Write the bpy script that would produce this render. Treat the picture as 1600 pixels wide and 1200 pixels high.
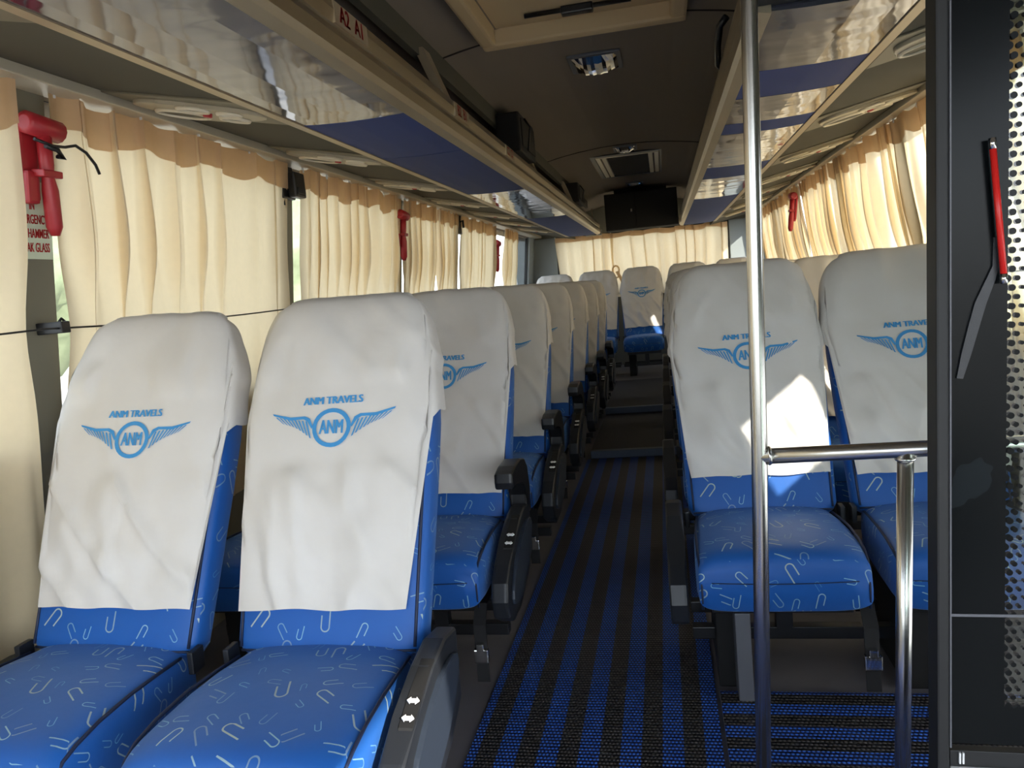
import bpy, bmesh, math, random
from mathutils import Vector, Matrix, noise
for o in list(bpy.data.objects): bpy.data.objects.remove(o)
S = bpy.context.scene
COL = S.collection
PI = math.pi

# ------------------------------------------------------------------ camera
EYE = Vector((0, 0, 1.288))
AX = Vector((0.977373, -0.06656399, -0.20077664))      # bus axes seen in camera space (right, down, forward)
AY = Vector((0.19037323, -0.1369067, 0.97211861))
AZ = Vector((-0.09219576, -0.98834497, -0.12113691))
cd = bpy.data.cameras.new('camera'); cam = bpy.data.objects.new('camera', cd); COL.objects.link(cam)
r_ = Vector((AX[0], AY[0], AZ[0])); d_ = Vector((AX[1], AY[1], AZ[1])); f_ = Vector((AX[2], AY[2], AZ[2]))
cam.matrix_world = Matrix(((r_[0], -d_[0], -f_[0], EYE[0]), (r_[1], -d_[1], -f_[1], EYE[1]), (r_[2], -d_[2], -f_[2], EYE[2]), (0, 0, 0, 1)))
cd.sensor_width = 36; cd.lens = 27; cd.clip_start = 0.02; cd.clip_end = 200
S.camera = cam

# ------------------------------------------------------------------ sky, sun, exposure
S.view_settings.view_transform = 'Standard'; S.view_settings.look = 'None'
S.view_settings.gamma = 1; S.view_settings.use_curve_mapping = False
S.view_settings.exposure = 0.22
W = bpy.data.worlds.new('sky'); S.world = W; W.use_nodes = True
nt = W.node_tree; nt.nodes.clear()
out = nt.nodes.new('ShaderNodeOutputWorld'); bg = nt.nodes.new('ShaderNodeBackground')
sky = nt.nodes.new('ShaderNodeTexSky'); sky.sky_type = 'NISHITA'; sky.sun_disc = False
sky.sun_elevation = math.radians(40); sky.sun_rotation = math.radians(135); sky.dust_density = 1; sky.air_density = 1.0
hs = nt.nodes.new('ShaderNodeHueSaturation'); hs.inputs['Saturation'].default_value = 0.22
nt.links.new(sky.outputs[0], hs.inputs['Color']); wb = nt.nodes.new('ShaderNodeMix'); wb.data_type = 'RGBA'; wb.blend_type = 'MULTIPLY'; wb.inputs[0].default_value = 1; wb.inputs[7].default_value = (0.93, 0.985, 1.08, 1)
nt.links.new(hs.outputs[0], wb.inputs[6]); nt.links.new(wb.outputs[2], bg.inputs[0]); nt.links.new(bg.outputs[0], out.inputs[0])
bg.inputs[1].default_value = 0.68
SUN = Vector((1.0, -1.0, 0.75)).normalized()           # towards the sun
sd = bpy.data.lights.new('sun', 'SUN'); sd.energy = 9.0; sd.angle = 0.012; sd.color = (1.0, 0.93, 0.82)
so = bpy.data.objects.new('sun', sd); COL.objects.link(so)
so.rotation_euler = SUN.to_track_quat('Z', 'Y').to_euler(); so.location = SUN * 20

# ------------------------------------------------------------------ materials
def lin(c):
    return tuple(((v / 255) / 12.92 if v / 255 <= 0.04045 else ((v / 255 + 0.055) / 1.055) ** 2.4) for v in c) + (1,)
class NT:
    def __init__(s, name):
        s.mat = bpy.data.materials.new(name); s.mat.use_nodes = True
        s.t = s.mat.node_tree; s.b = s.t.nodes['Principled BSDF']; s.o = s.t.nodes['Material Output']
    def n(s, typ): return s.t.nodes.new(typ)
    def l(s, a, b): s.t.links.new(a, b)
    def put(s, sock, v):
        if isinstance(v, bpy.types.NodeSocket): s.l(v, sock)
        else: sock.default_value = v
    def m(s, op, a, b=0.0, c=0.0):
        q = s.n('ShaderNodeMath'); q.operation = op
        s.put(q.inputs[0], a); s.put(q.inputs[1], b); s.put(q.inputs[2], c); return q.outputs[0]
    def vm(s, op, a, b=(0, 0, 0), k=None):
        q = s.n('ShaderNodeVectorMath'); q.operation = op
        s.put(q.inputs[0], a)
        if op == 'SCALE': s.put(q.inputs['Scale'], k)
        else: s.put(q.inputs[1], b)
        return q.outputs[0]
    def mix(s, f, a, b):
        q = s.n('ShaderNodeMix'); q.data_type = 'RGBA'
        s.put(q.inputs[0], f); s.put(q.inputs[6], a); s.put(q.inputs[7], b); return q.outputs[2]
    def sep(s, v):
        q = s.n('ShaderNodeSeparateXYZ'); s.l(v, q.inputs[0]); return q.outputs
    def coord(s, k='Object'):
        return s.n('ShaderNodeTexCoord').outputs[k]
    def noise(s, scale, detail=3, vec=None, k='Object'):
        q = s.n('ShaderNodeTexNoise'); q.inputs['Scale'].default_value = scale; q.inputs['Detail'].default_value = detail
        s.l(vec if vec is not None else s.coord(k), q.inputs['Vector']); return q.outputs[0]
    def bump(s, h, st=0.3, dist=0.002):
        q = s.n('ShaderNodeBump'); q.inputs['Strength'].default_value = st; q.inputs['Distance'].default_value = dist
        s.l(h, q.inputs['Height']); s.l(q.outputs[0], s.b.inputs['Normal'])
def P(name, rgb, rough=0.6, metal=0.0, spec=0.5, var=0.0, vscale=6, bump=0.0, bscale=200, rgb2=None):
    k = NT(name); k.b.inputs['Roughness'].default_value = rough; k.b.inputs['Metallic'].default_value = metal
    k.b.inputs['Specular IOR Level'].default_value = spec
    c = lin(rgb)
    if var or rgb2:
        c2 = lin(rgb2) if rgb2 else tuple(v * (1 - var) for v in c[:3]) + (1,)
        k.l(k.mix(k.noise(vscale, 4), c, c2), k.b.inputs['Base Color'])
    else: k.b.inputs['Base Color'].default_value = c
    if bump: k.bump(k.noise(bscale, 2), bump)
    return k.mat
M = {}
M['black'] = P('black_plastic', (22, 23, 26), 0.38, var=0.2, bump=0.08, bscale=500)
M['blackmatt'] = P('black_matt', (14, 14, 15), 0.8)
M['rubber'] = P('black_rubber', (16, 18, 20), 0.55)
M['console'] = P('charcoal_plastic', (33, 36, 41), 0.42, bump=0.1, bscale=600)
M['consolegrey'] = P('grey_plastic_plate', (42, 50, 62), 0.5, bump=0.08, bscale=600)
M['steel'] = P('brushed_steel', (212, 210, 206), 0.25, 1.0)
M['chrome'] = P('chrome', (220, 220, 220), 0.08, 1.0)
M['alu'] = P('anodised_aluminium', (196, 184, 162), 0.36, 1.0, var=0.25, vscale=3)
M['alustrip'] = P('beige_aluminium_strip', (176, 160, 134), 0.42, 0.55, var=0.15)
M['floor'] = P('grey_vinyl', (104, 102, 107), 0.62, var=0.25, bump=0.1, bscale=300)
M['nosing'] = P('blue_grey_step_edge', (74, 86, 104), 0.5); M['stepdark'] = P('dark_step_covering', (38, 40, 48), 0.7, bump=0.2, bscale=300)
M['soffit'] = P('olive_grey_liner', (76, 73, 62), 0.85, var=0.08, bump=0.2, bscale=500)
M['ceil'] = P('taupe_headliner', (128, 117, 105), 0.9, var=0.1, vscale=2, bump=0.25, bscale=400)
M['wallp'] = P('grey_wall_panel', (118, 116, 104), 0.7, var=0.08)
M['pillar'] = P('pillar_cladding', (120, 117, 102), 0.65, var=0.08)
M['reargrey'] = P('rear_pillar_grey', (140, 147, 148), 0.6)
M['bluepanel'] = P('navy_panel', (26, 56, 124), 0.7, var=0.06)
M['railpale'] = P('pale_rail', (206, 196, 174), 0.4, 0.2, var=0.15, vscale=8)
M['vent'] = P('beige_vent_plastic', (104, 98, 82), 0.5)
M['ventrim'] = P('pale_vent_rim', (218, 208, 186), 0.32)
M['shadedish'] = P('recess_shade_dish', (84, 80, 66), 0.6); M['ventmid'] = P('beige_vent_surround', (168, 158, 136), 0.45)  # dish colour holds the shade of a recess; the discs are almost flat
M['red'] = P('red_plastic', (168, 38, 46), 0.4)
M['redpaint'] = P('red_tube', (214, 38, 34), 0.3)
M['redprint'] = P('red_print', (190, 38, 40), 0.6)
M['sticker'] = P('pale_sticker', (186, 172, 148), 0.42, 0.7)
M['signpaper'] = P('pale_green_sign', (206, 218, 196), 0.5)
M['blueprint'] = P('sky_blue_print', (62, 146, 206), 0.7)
M['whiteplastic'] = P('white_plastic', (225, 226, 226), 0.4)
M['steelgrey'] = P('painted_steel_grey', (96, 98, 104), 0.5, 0.2)
M['webbing'] = P('black_webbing', (18, 18, 20), 0.7)
M['darkmesh'] = P('dark_grille', (30, 27, 24), 0.9)
M['hatch'] = P('beige_hatch', (190, 166, 128), 0.6, var=0.06)
M['gap'] = P('dark_seam', (40, 32, 30), 0.9)
M['concrete'] = P('outside_ground', (186, 182, 174), 0.9, var=0.2, vscale=1)
M['white_body'] = P('outside_white_paint', (215, 215, 215), 0.4)

def cover_mat():
    k = NT('white_cotton'); k.b.inputs['Roughness'].default_value = 0.85; k.b.inputs['Specular IOR Level'].default_value = 0.15
    a = k.mix(k.m('SMOOTHSTEP' if False else 'MULTIPLY', k.noise(4, 4), 0.9), lin((226, 224, 222)), lin((204, 198, 188)))
    k.l(a, k.b.inputs['Base Color']); k.b.inputs['Sheen Weight'].default_value = 0.1
    h = k.m('ADD', k.m('MULTIPLY', k.noise(9, 3), 0.9), k.m('MULTIPLY', k.noise(700, 1), 0.05)); k.bump(h, 0.35, 0.012)
    return k.mat
M['cover'] = cover_mat()
def curtain_mat(name, rgb, trans):
    k = NT(name); d = k.n('ShaderNodeBsdfDiffuse'); t = k.n('ShaderNodeBsdfTranslucent'); mx = k.n('ShaderNodeMixShader')
    wv = k.noise(40, 4)
    c = k.mix(wv, lin(rgb), tuple(v * 0.93 for v in lin(rgb)[:3]) + (1,))
    k.l(c, d.inputs[0]); k.l(c, t.inputs[0]); mx.inputs[0].default_value = trans
    k.l(d.outputs[0], mx.inputs[1]); k.l(t.outputs[0], mx.inputs[2]); k.l(mx.outputs[0], k.o.inputs[0])
    return k.mat
M['frosted'] = curtain_mat('added_frosted_panel', (238, 240, 240), 0.75)  # diffuser for the added panel beside the entrance
M['curtain'] = curtain_mat('cream_curtain_cloth', (246, 227, 190), 0.5)
M['heading'] = curtain_mat('tan_curtain_heading', (222, 192, 156), 0.42)
def fabric_mat():
    k = NT('blue_seat_fabric'); b = k.b
    uv = k.vm('SCALE', k.coord('UV'), k=1 / 0.068)
    v = k.n('ShaderNodeTexVoronoi'); v.voronoi_dimensions = '2D'; v.feature = 'F1'; v.inputs['Randomness'].default_value = 0.8; v.inputs['Scale'].default_value = 1.0
    k.l(uv, v.inputs['Vector'])
    p = k.sep(k.vm('SUBTRACT', uv, v.outputs['Position'])); c = k.n('ShaderNodeSeparateColor'); k.l(v.outputs['Color'], c.inputs[0])
    an = k.m('MULTIPLY', c.outputs[0], 6.283); cs = k.m('COSINE', an); sn = k.m('SINE', an)
    sc = k.m('DIVIDE', 1.0, k.m('MULTIPLY_ADD', c.outputs[1], 0.75, 0.5))
    x = k.m('MULTIPLY', k.m('SUBTRACT', k.m('MULTIPLY', p[0], cs), k.m('MULTIPLY', p[1], sn)), sc)
    y = k.m('MULTIPLY', k.m('ADD', k.m('MULTIPLY', p[0], sn), k.m('MULTIPLY', p[1], cs)), sc)
    y = k.m('ADD', y, 0.16)
    R = 0.15; ax = k.m('ABSOLUTE', x)
    ln = k.m('SQRT', k.m('ADD', k.m('MULTIPLY', x, x), k.m('MULTIPLY', y, y)))
    neg = k.m('LESS_THAN', y, 0.0)
    da = k.m('ABSOLUTE', k.m('SUBTRACT', ln, R)); db = k.m('ABSOLUTE', k.m('SUBTRACT', ax, R))
    dd = k.m('ADD', k.m('MULTIPLY', da, neg), k.m('MULTIPLY', db, k.m('SUBTRACT', 1.0, neg)))
    lim = k.m('MULTIPLY_ADD', k.m('LESS_THAN', x, 0.0), -0.22, 0.6)
    msk = k.m('MULTIPLY', k.m('LESS_THAN', dd, 0.024), k.m('LESS_THAN', y, lim))
    msk = k.m('MULTIPLY', msk, k.m('MULTIPLY_ADD', c.outputs[2], 0.55, 0.3))
    base = k.mix(k.noise(3, 3), lin((24, 96, 178)), lin((18, 78, 154)))
    lc = k.mix(c.outputs[1], lin((120, 190, 220)), lin((196, 206, 176)))
    k.l(k.mix(msk, base, lc), b.inputs['Base Color'])
    b.inputs['Roughness'].default_value = 0.5; b.inputs['Specular IOR Level'].default_value = 0.4; b.inputs['Sheen Weight'].default_value = 0.25; b.inputs['Sheen Tint'].default_value = (0.4, 0.6, 1, 1)
    k.bump(k.m('ADD', k.noise(14, 3), k.m('MULTIPLY', k.noise(900, 1), 0.15)), 0.25, 0.006)
    return k.mat
M['fabric'] = fabric_mat()
M['piping'] = P('dark_piping', (20, 34, 64), 0.6)
def mat_mat(name, along, w, x0):
    k = NT(name); q = k.sep(k.coord('Object'))
    a, c = (q[0], q[1]) if along == 'y' else (q[1], q[0])        # a runs across the stripes
    st = k.m('LESS_THAN', k.m('FRACT', k.m('DIVIDE', k.m('SUBTRACT', a, x0), 2 * w)), 0.5)
    if along == 'y': v = k.m('DIVIDE', q[1], 0.015); u = k.m('DIVIDE', q[0], 0.0105)
    else: v = k.m('DIVIDE', q[1], 0.015); u = k.m('DIVIDE', q[0], 0.012)
    row = k.m('FLOOR', v); u = k.m('ADD', u, k.m('MULTIPLY', row, 0.5))
    fu = k.m('SUBTRACT', k.m('FRACT', u), 0.5); fv = k.m('SUBTRACT', k.m('FRACT', v), 0.5)
    e = k.m('ADD', k.m('DIVIDE', k.m('MULTIPLY', fu, fu), 0.23), k.m('DIVIDE', k.m('MULTIPLY', fv, fv), 0.12))
    dash = k.m('SUBTRACT', 1.0, e); dash.node.use_clamp = True
    cb = k.mix(dash, lin((12, 24, 72)), lin((58, 130, 250))); ck = k.mix(dash, lin((14, 14, 16)), lin((98, 94, 94)))
    k.l(k.mix(st, ck, cb), k.b.inputs['Base Color']); k.b.inputs['Roughness'].default_value = 0.5
    k.bump(dash, 0.8, 0.004); return k.mat
M['aislemat'] = mat_mat('woven_aisle_mat', 'y', 0.057, -0.655)
M['crossmat'] = mat_mat('woven_entrance_mat', 'x', 0.0565, 2.158 - 20 * 0.113)
def film_mat():
    k = NT('glossy_protective_film'); k.b.inputs['Base Color'].default_value = lin((104, 107, 124)); k.b.inputs['Metallic'].default_value = 0.75
    k.b.inputs['Roughness'].default_value = 0.07
    h = k.n('ShaderNodeTexNoise'); h.inputs['Scale'].default_value = 3.2; h.inputs['Detail'].default_value = 1.5
    mp = k.n('ShaderNodeMapping'); mp.inputs['Scale'].default_value = (1.2, 2.2, 1); k.l(k.coord('Object'), mp.inputs[0]); k.l(mp.outputs[0], h.inputs['Vector'])
    k.bump(h.outputs[0], 0.11, 0.03); return k.mat
M['film'] = film_mat()
def glass_mat(name, tint, frit=False):
    k = NT(name); tr = k.n('ShaderNodeBsdfTransparent'); gl = k.n('ShaderNodeBsdfGlossy'); fr = k.n('ShaderNodeLayerWeight'); mx = k.n('ShaderNodeMixShader')
    tr.inputs[0].default_value = tint; gl.inputs['Roughness'].default_value = 0.02; fr.inputs[0].default_value = 0.5
    k.l(k.m('MULTIPLY_ADD', k.m('POWER', fr.outputs[1], 5.0), 0.92, 0.05), mx.inputs[0]); k.l(tr.outputs[0], mx.inputs[1]); k.l(gl.outputs[0], mx.inputs[2])
    if frit:
        q = k.sep(k.coord('Object')); x, z = q[0], q[2]
        v = k.m('DIVIDE', z, 0.0125); row = k.m('FLOOR', v); fv = k.m('SUBTRACT', k.m('FRACT', v), 0.5)
        u = k.m('ADD', k.m('DIVIDE', k.m('SUBTRACT', x, 0.092), 0.0125), k.m('MULTIPLY', row, 0.5)); fu = k.m('SUBTRACT', k.m('FRACT', u), 0.5)
        rr = k.m('SQRT', k.m('ADD', k.m('MULTIPLY', fu, fu), k.m('MULTIPLY', fv, fv)))
        rad = k.m('MULTIPLY_ADD', k.m('SUBTRACT', x, 0.092), -10.5, 0.42)
        dots = k.m('LESS_THAN', rr, rad); solid = k.m('LESS_THAN', x, 0.092)
        low = k.m('LESS_THAN', z, 0.63)
        msk = k.m('MAXIMUM', k.m('MAXIMUM', dots, solid), low)
        m2 = k.n('ShaderNodeMixShader'); k.l(msk, m2.inputs[0]); k.l(mx.outputs[0], m2.inputs[1]); k.l(k.b.outputs[0], m2.inputs[2])
        sm = k.noise(9, 3)
        k.l(k.mix(k.m('MULTIPLY', k.m('GREATER_THAN', sm, 0.64), 0.15), lin((12, 16, 18)), lin((60, 70, 76))), k.b.inputs['Base Color'])
        k.b.inputs['Roughness'].default_value = 0.22; k.b.inputs['Specular IOR Level'].default_value = 0.12; k.l(m2.outputs[0], k.o.inputs[0])
    else: k.l(mx.outputs[0], k.o.inputs[0])
    return k.mat
M['glass'] = glass_mat('window_glass', (0.96, 0.97, 0.96, 1))
M['frit'] = glass_mat('door_glass_with_black_frit', (0.84, 0.90, 0.86, 1), True)
k = NT('amber_lamp'); k.b.inputs['Base Color'].default_value = lin((240, 200, 40)); k.b.inputs['Emission Color'].default_value = lin((255, 210, 30)); k.b.inputs['Emission Strength'].default_value = 1.2; M['amber'] = k.mat
k = NT('leaves'); k.l(k.mix(k.noise(7, 5), lin((96, 112, 80)), lin((150, 160, 130))), k.b.inputs['Base Color']); M['leaf'] = k.mat

# ------------------------------------------------------------------ helpers
def BM(): return bmesh.new()
def box(bm, x0, x1, y0, y1, z0, z1, bev=0.0, seg=2, mi=0):
    vs = [bm.verts.new((x, y, z)) for x in (x0, x1) for y in (y0, y1) for z in (z0, z1)]
    fs = [bm.faces.new([vs[i] for i in f]) for f in ((0, 1, 3, 2), (4, 6, 7, 5), (0, 4, 5, 1), (2, 3, 7, 6), (0, 2, 6, 4), (1, 5, 7, 3))]
    for f in fs: f.material_index = mi
    if bev: bmesh.ops.bevel(bm, geom=list({e for f in fs for e in f.edges}), offset=bev, segments=seg, affect='EDGES', profile=0.6)
    return bm
def prism(bm, pts, axis, a0, a1, bev=0.0, seg=2, mi=0):
    """closed outline pts extruded along axis: 'x' -> pts are (y,z); 'y' -> (x,z); 'z' -> (x,y)"""
    def mk(p, a): return (a, p[0], p[1]) if axis == 'x' else ((p[0], a, p[1]) if axis == 'y' else (p[0], p[1], a))
    A = [bm.verts.new(mk(p, a0)) for p in pts]; B = [bm.verts.new(mk(p, a1)) for p in pts]
    fs = [bm.faces.new(A), bm.faces.new(B[::-1])]
    n = len(pts)
    for i in range(n): fs.append(bm.faces.new((A[i], B[i], B[(i + 1) % n], A[(i + 1) % n])))
    for f in fs: f.material_index = mi
    if bev:
        es = list(fs[0].edges) + list(fs[1].edges)
        bmesh.ops.bevel(bm, geom=es, offset=bev, segments=seg, affect='EDGES', profile=0.6)
    bmesh.ops.recalc_face_normals(bm, faces=bm.faces)
    return bm
def tube(bm, pts, r, n=8, closed=False, cap=True, mi=0):
    pts = [Vector(p) for p in pts]; rings = []; up = None
    for i, p in enumerate(pts):
        if closed: t = (pts[(i + 1) % len(pts)] - pts[i - 1])
        else: t = pts[min(i + 1, len(pts) - 1)] - pts[max(i - 1, 0)]
        t.normalize()
        if up is None: up = Vector((0, 0, 1)) if abs(t.z) < 0.9 else Vector((1, 0, 0))
        a = t.cross(up).normalized(); b = a.cross(t).normalized(); up = b
        rr = r[i] if isinstance(r, (list, tuple)) else r
        rings.append([bm.verts.new(p + a * (rr * math.cos(2 * PI * k / n)) + b * (rr * math.sin(2 * PI * k / n))) for k in range(n)])
    m = len(rings)
    for i in range(m if closed else m - 1):
        A, B = rings[i], rings[(i + 1) % m]
        for k in range(n):
            f = bm.faces.new((A[k], A[(k + 1) % n], B[(k + 1) % n], B[k])); f.smooth = True; f.material_index = mi
    if cap and not closed:
        for R in (rings[0][::-1], rings[-1]):
            f = bm.faces.new(R); f.material_index = mi
    return bm
def loft(bm, rings, smooth=True, cap0=True, cap1=True):
    R = [[bm.verts.new(p) for p in r] for r in rings]; n = len(R[0])
    for i in range(len(R) - 1):
        for k in range(n):
            f = bm.faces.new((R[i][k], R[i][(k + 1) % n], R[i + 1][(k + 1) % n], R[i + 1][k])); f.smooth = smooth
    if cap0: bm.faces.new(R[0][::-1]).smooth = smooth
    if cap1: bm.faces.new(R[-1]).smooth = smooth
    bmesh.ops.recalc_face_normals(bm, faces=bm.faces)
    return bm
def boxuv(bm):
    uv = bm.loops.layers.uv.verify()
    for f in bm.faces:
        n = f.normal; a = max(range(3), key=lambda i: abs(n[i]))
        for l in f.loops:
            c = l.vert.co
            l[uv].uv = ((c.y, c.z), (c.x, c.z + c.y * 0.4), (c.x + 0.31, c.y))[a]
def obj(name, bm, mats, parent=None, smooth=False, loc=None):
    me = bpy.data.meshes.new(name); bm.normal_update(); bm.to_mesh(me); bm.free()
    for m in (mats if isinstance(mats, (list, tuple)) else [mats]): me.materials.append(M[m] if isinstance(m, str) else m)
    if smooth:
        for p in me.polygons: p.use_smooth = True
    o = bpy.data.objects.new(name, me); COL.objects.link(o)
    if parent: o.parent = parent
    if loc: o.location = loc
    return o
def tag(o, label, cat, group=None):
    o['label'] = label; o['category'] = cat
    if group: o['group'] = group
    return o
def thing(name, label, cat, loc=(0, 0, 0), rot=(0, 0, 0), group=None):
    o = bpy.data.objects.new(name, None); COL.objects.link(o); o.empty_display_size = 0.05
    o.location = loc; o.rotation_euler = rot
    return tag(o, label, cat, group)
def struct(name, bm, mats, parent=None, smooth=False):
    o = obj(name, bm, mats, parent, smooth)
    if not parent: o['kind'] = 'structure'
    return o
def dup(root, loc, label, group=None, skip=()):
    r = root.copy(); COL.objects.link(r); r.location = loc; r['label'] = label
    if group: r['group'] = group
    for ch in list(root.children):
        if ch.name.split('.')[0] in skip: continue
        c = ch.copy(); COL.objects.link(c); c.parent = r
        for g in list(ch.children):
            d = g.copy(); COL.objects.link(d); d.parent = c
    return r
def textbm(txt, size, bold=0.0, xs=1.0, align='CENTER'):
    """flat text as a bmesh in the xy plane"""
    cu = bpy.data.curves.new('t', 'FONT'); cu.body = txt; cu.size = size; cu.offset = bold; cu.align_x = align; cu.align_y = 'CENTER'; cu.resolution_u = 3
    o = bpy.data.objects.new('t', cu); COL.objects.link(o)
    me = bpy.data.meshes.new_from_object(o.evaluated_get(bpy.context.evaluated_depsgraph_get()))
    bm = bmesh.new(); bm.from_mesh(me)
    for v in bm.verts: v.co.x *= xs
    bpy.data.objects.remove(o); bpy.data.curves.remove(cu); bpy.data.meshes.remove(me)
    return bm
def bold(dst, txt, size, xs, fn, mi, w=0.0008, off=0.0):
    for dx in (-w, 0, w):
        merge(dst, textbm(txt, size, off, xs), lambda c: fn(Vector((c.x + dx, c.y, 0))), mi)
def merge(dst, src, fn, mi=0):
    vm = {v: dst.verts.new(fn(v.co)) for v in src.verts}
    for f in src.faces:
        try: g = dst.faces.new([vm[v] for v in f.verts]); g.material_index = mi
        except ValueError: pass
    src.free()
def lerp(a, b, t): return a + (b - a) * t
def pw(t, pts):
    for (a, va), (b, vb) in zip(pts, pts[1:]):
        if t <= b: return lerp(va, vb, max(0, (t - a) / (b - a)))
    return pts[-1][1]
def sm(t): t = max(0, min(1, t)); return t * t * (3 - 2 * t)

# ------------------------------------------------------------------ the bus shell
RAILZ = 2.005; Y0 = -1.4; Y1 = 10.7
def XL(z): return -1.70 - 0.12 * (RAILZ - z)
def XR(z): return 1.23 + 0.12 * (RAILZ - z)
CX = -0.235
bm = BM(); box(bm, -2.0, 1.55, Y0 - 0.1, Y1 + 0.1, -0.12, 0.0); struct('floor', bm, 'floor')
bm = BM()                                                   # low steps rising along the aisle towards the back
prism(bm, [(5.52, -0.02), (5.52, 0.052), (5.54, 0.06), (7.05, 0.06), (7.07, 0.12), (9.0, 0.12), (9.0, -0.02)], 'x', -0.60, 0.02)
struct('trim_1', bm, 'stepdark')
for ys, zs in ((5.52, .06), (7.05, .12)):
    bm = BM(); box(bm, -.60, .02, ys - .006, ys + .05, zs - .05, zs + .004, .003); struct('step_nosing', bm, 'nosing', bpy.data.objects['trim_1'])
bm = BM(); box(bm, -1.85, 1.40, 9.0, Y1, -0.02, 0.12); struct('trim_2', bm, 'floor')
# ceiling: arched headliner
def cz(x): return 2.335 - 0.17 * ((x - CX) / 1.0) ** 2
bm = BM(); N = 18
lo = [(lerp(-1.80, 1.33, i / N)) for i in range(N + 1)]
prism(bm, [(x, cz(x)) for x in lo] + [(1.33, 2.6), (-1.80, 2.6)], 'y', Y0 - 0.1, Y1 + 0.1)
ce = struct('ceiling', bm, 'ceil')
for i, (ys) in enumerate((3.25, 6.25)):                     # headliner seams
    bm = BM(); tube(bm, [(x, ys, cz(x) - 0.001) for x in [lerp(-0.85, 0.38, j / 14) for j in range(15)]], 0.005, 6); struct('seam', bm, 'gap', ce)
# walls below the windows, headers above
def slab(bm, fx, y0, y1, z0, z1, t, sgn):
    A = [(fx(z0), z0), (fx(z1), z1), (fx(z1) + sgn * t, z1), (fx(z0) + sgn * t, z0)]
    prism(bm, A, 'y', y0, y1); return bm
bm = BM(); slab(bm, XL, Y0, Y1, 0.0, 0.95, 0.06, -1); slab(bm, XL, Y0, Y1, 2.0, 2.45, 0.06, -1); struct('wall_left', bm, 'wallp')
bm = BM(); slab(bm, XR, Y0, Y1, 2.0, 2.45, 0.06, 1); slab(bm, XR, 2.25, Y1, 0.0, 0.95, 0.06, 1); slab(bm, XR, -0.25, 2.25, 0.0, 0.08, 0.06, 1)
slab(bm, XR, -0.25, 1.62, 0.95, 2.0, 0.06, 1); slab(bm, XR, 1.62, 1.97, 0.95, 1.25, 0.06, 1); slab(bm, XR, 1.62, 1.97, 1.57, 2.0, 0.06, 1); slab(bm, XR, 1.97, 2.70, 0.95, 2.0, 0.06, 1)  # wall leaves a small opening that shapes the sun patch
struct('wall_right', bm, 'wallp')
bm = BM(); slab(bm, lambda z: XR(z) + 0.02, -0.25, 2.25, 0.08, 0.95, 0.004, 1); d2 = struct('added_daylight_panel', bm, 'frosted')  # added panel, no real door: spreads daylight over the entrance floor
for yb in (-0.25, .58, 1.40, 2.21):
    bm = BM(); slab(bm, lambda z: XR(z) + 0.005, yb, yb + .04, 0.08, 0.95, 0.035, 1); obj('added_panel_post', bm, 'rubber', d2)  # posts of the added daylight panel
bm = BM(); box(bm, -2.0, 1.5, Y1, Y1 + 0.06, 0, 1.12); box(bm, -2.0, 1.5, Y1, Y1 + 0.06, 1.94, 2.5)
struct('wall_rear', bm, 'wallp')
bm = BM(); box(bm, -2.0, -1.41, Y1 - 0.02, Y1 + 0.06, 1.12, 1.94, 0.01); box(bm, 0.90, 1.5, Y1 - 0.02, Y1 + 0.06, 1.12, 1.94, 0.01); struct('trim_3', bm, 'reargrey')
bm = BM(); box(bm, -2.0, 1.5, Y0 - 0.06, Y0, 0, 0.42); box(bm, -2.0, 1.5, Y0 - 0.06, Y0, 1.95, 2.5); struct('wall_front', bm, 'wallp')
ti = 4; wi = 1
LP = [(-1.46, -1.34), (0.25, 0.4), (1.87, 1.99), (3.33, 3.50), (4.94, 5.10), (6.38, 6.58), (7.88, 8.04), (9.20, 9.30), (10.28, 10.76)]
RP = [(2.70, 2.82), (4.15, 4.28), (5.58, 5.70), (7.0, 7.14), (8.36, 8.5), (9.85, 10.05), (10.5, 10.76)]
for (fx, sg, PS) in ((XL, -1, LP), (XR, 1, RP)):
    for i, (a, b) in enumerate(PS):
        bm = BM(); slab(bm, lambda z: fx(z) - sg * 0.012, a, b, 0.94, 2.01, 0.07, sg)
        struct('trim_%d' % ti, bm, 'rubber' if (sg < 0 and i == 7) else ('reargrey' if i == len(PS) - 1 else 'pillar')); ti += 1
    for (a, b), (c, d) in zip(PS, PS[1:]):
        bm = BM(); slab(bm, lambda z: fx(z) + sg * 0.03, b, c, 0.95, 2.0, 0.004, sg); w = struct('window_%d' % wi, bm, 'glass'); wi += 1
        f = BM()
        for (p0, p1, q0, q1) in ((b, c, 0.95, 0.985), (b, c, 1.955, 2.0), (b, b + 0.025, 0.985, 1.955), (c - 0.025, c, 0.985, 1.955)):
            slab(f, lambda z: fx(z) + sg * 0.018, p0, p1, q0, q1, 0.03, sg)
        obj('window_frame', f, 'rubber', w)
for nm, args in (('rear', (-1.41, 0.90, Y1 + 0.02, 1.12, 1.94)), ('front', (-1.95, 1.45, Y0 - 0.04, 0.42, 1.95))):
    bm = BM(); box(bm, args[0], args[1], args[2], args[2] + 0.005, args[3], args[4]); w = struct('window_%d' % wi, bm, 'glass'); wi += 1
    f = BM(); x0, x1, yy, z0, z1 = args
    for (a, b, c, d) in ((x0, x0 + 0.04, z0, z1), (x1 - 0.04, x1, z0, z1), (x0 + 0.04, x1 - 0.04, z0, z0 + 0.04), (x0 + 0.04, x1 - 0.04, z1 - 0.04, z1)): box(f, a, b, yy - 0.025, yy + 0.03, c, d)
    obj('window_frame', f, 'rubber', w)
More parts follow.
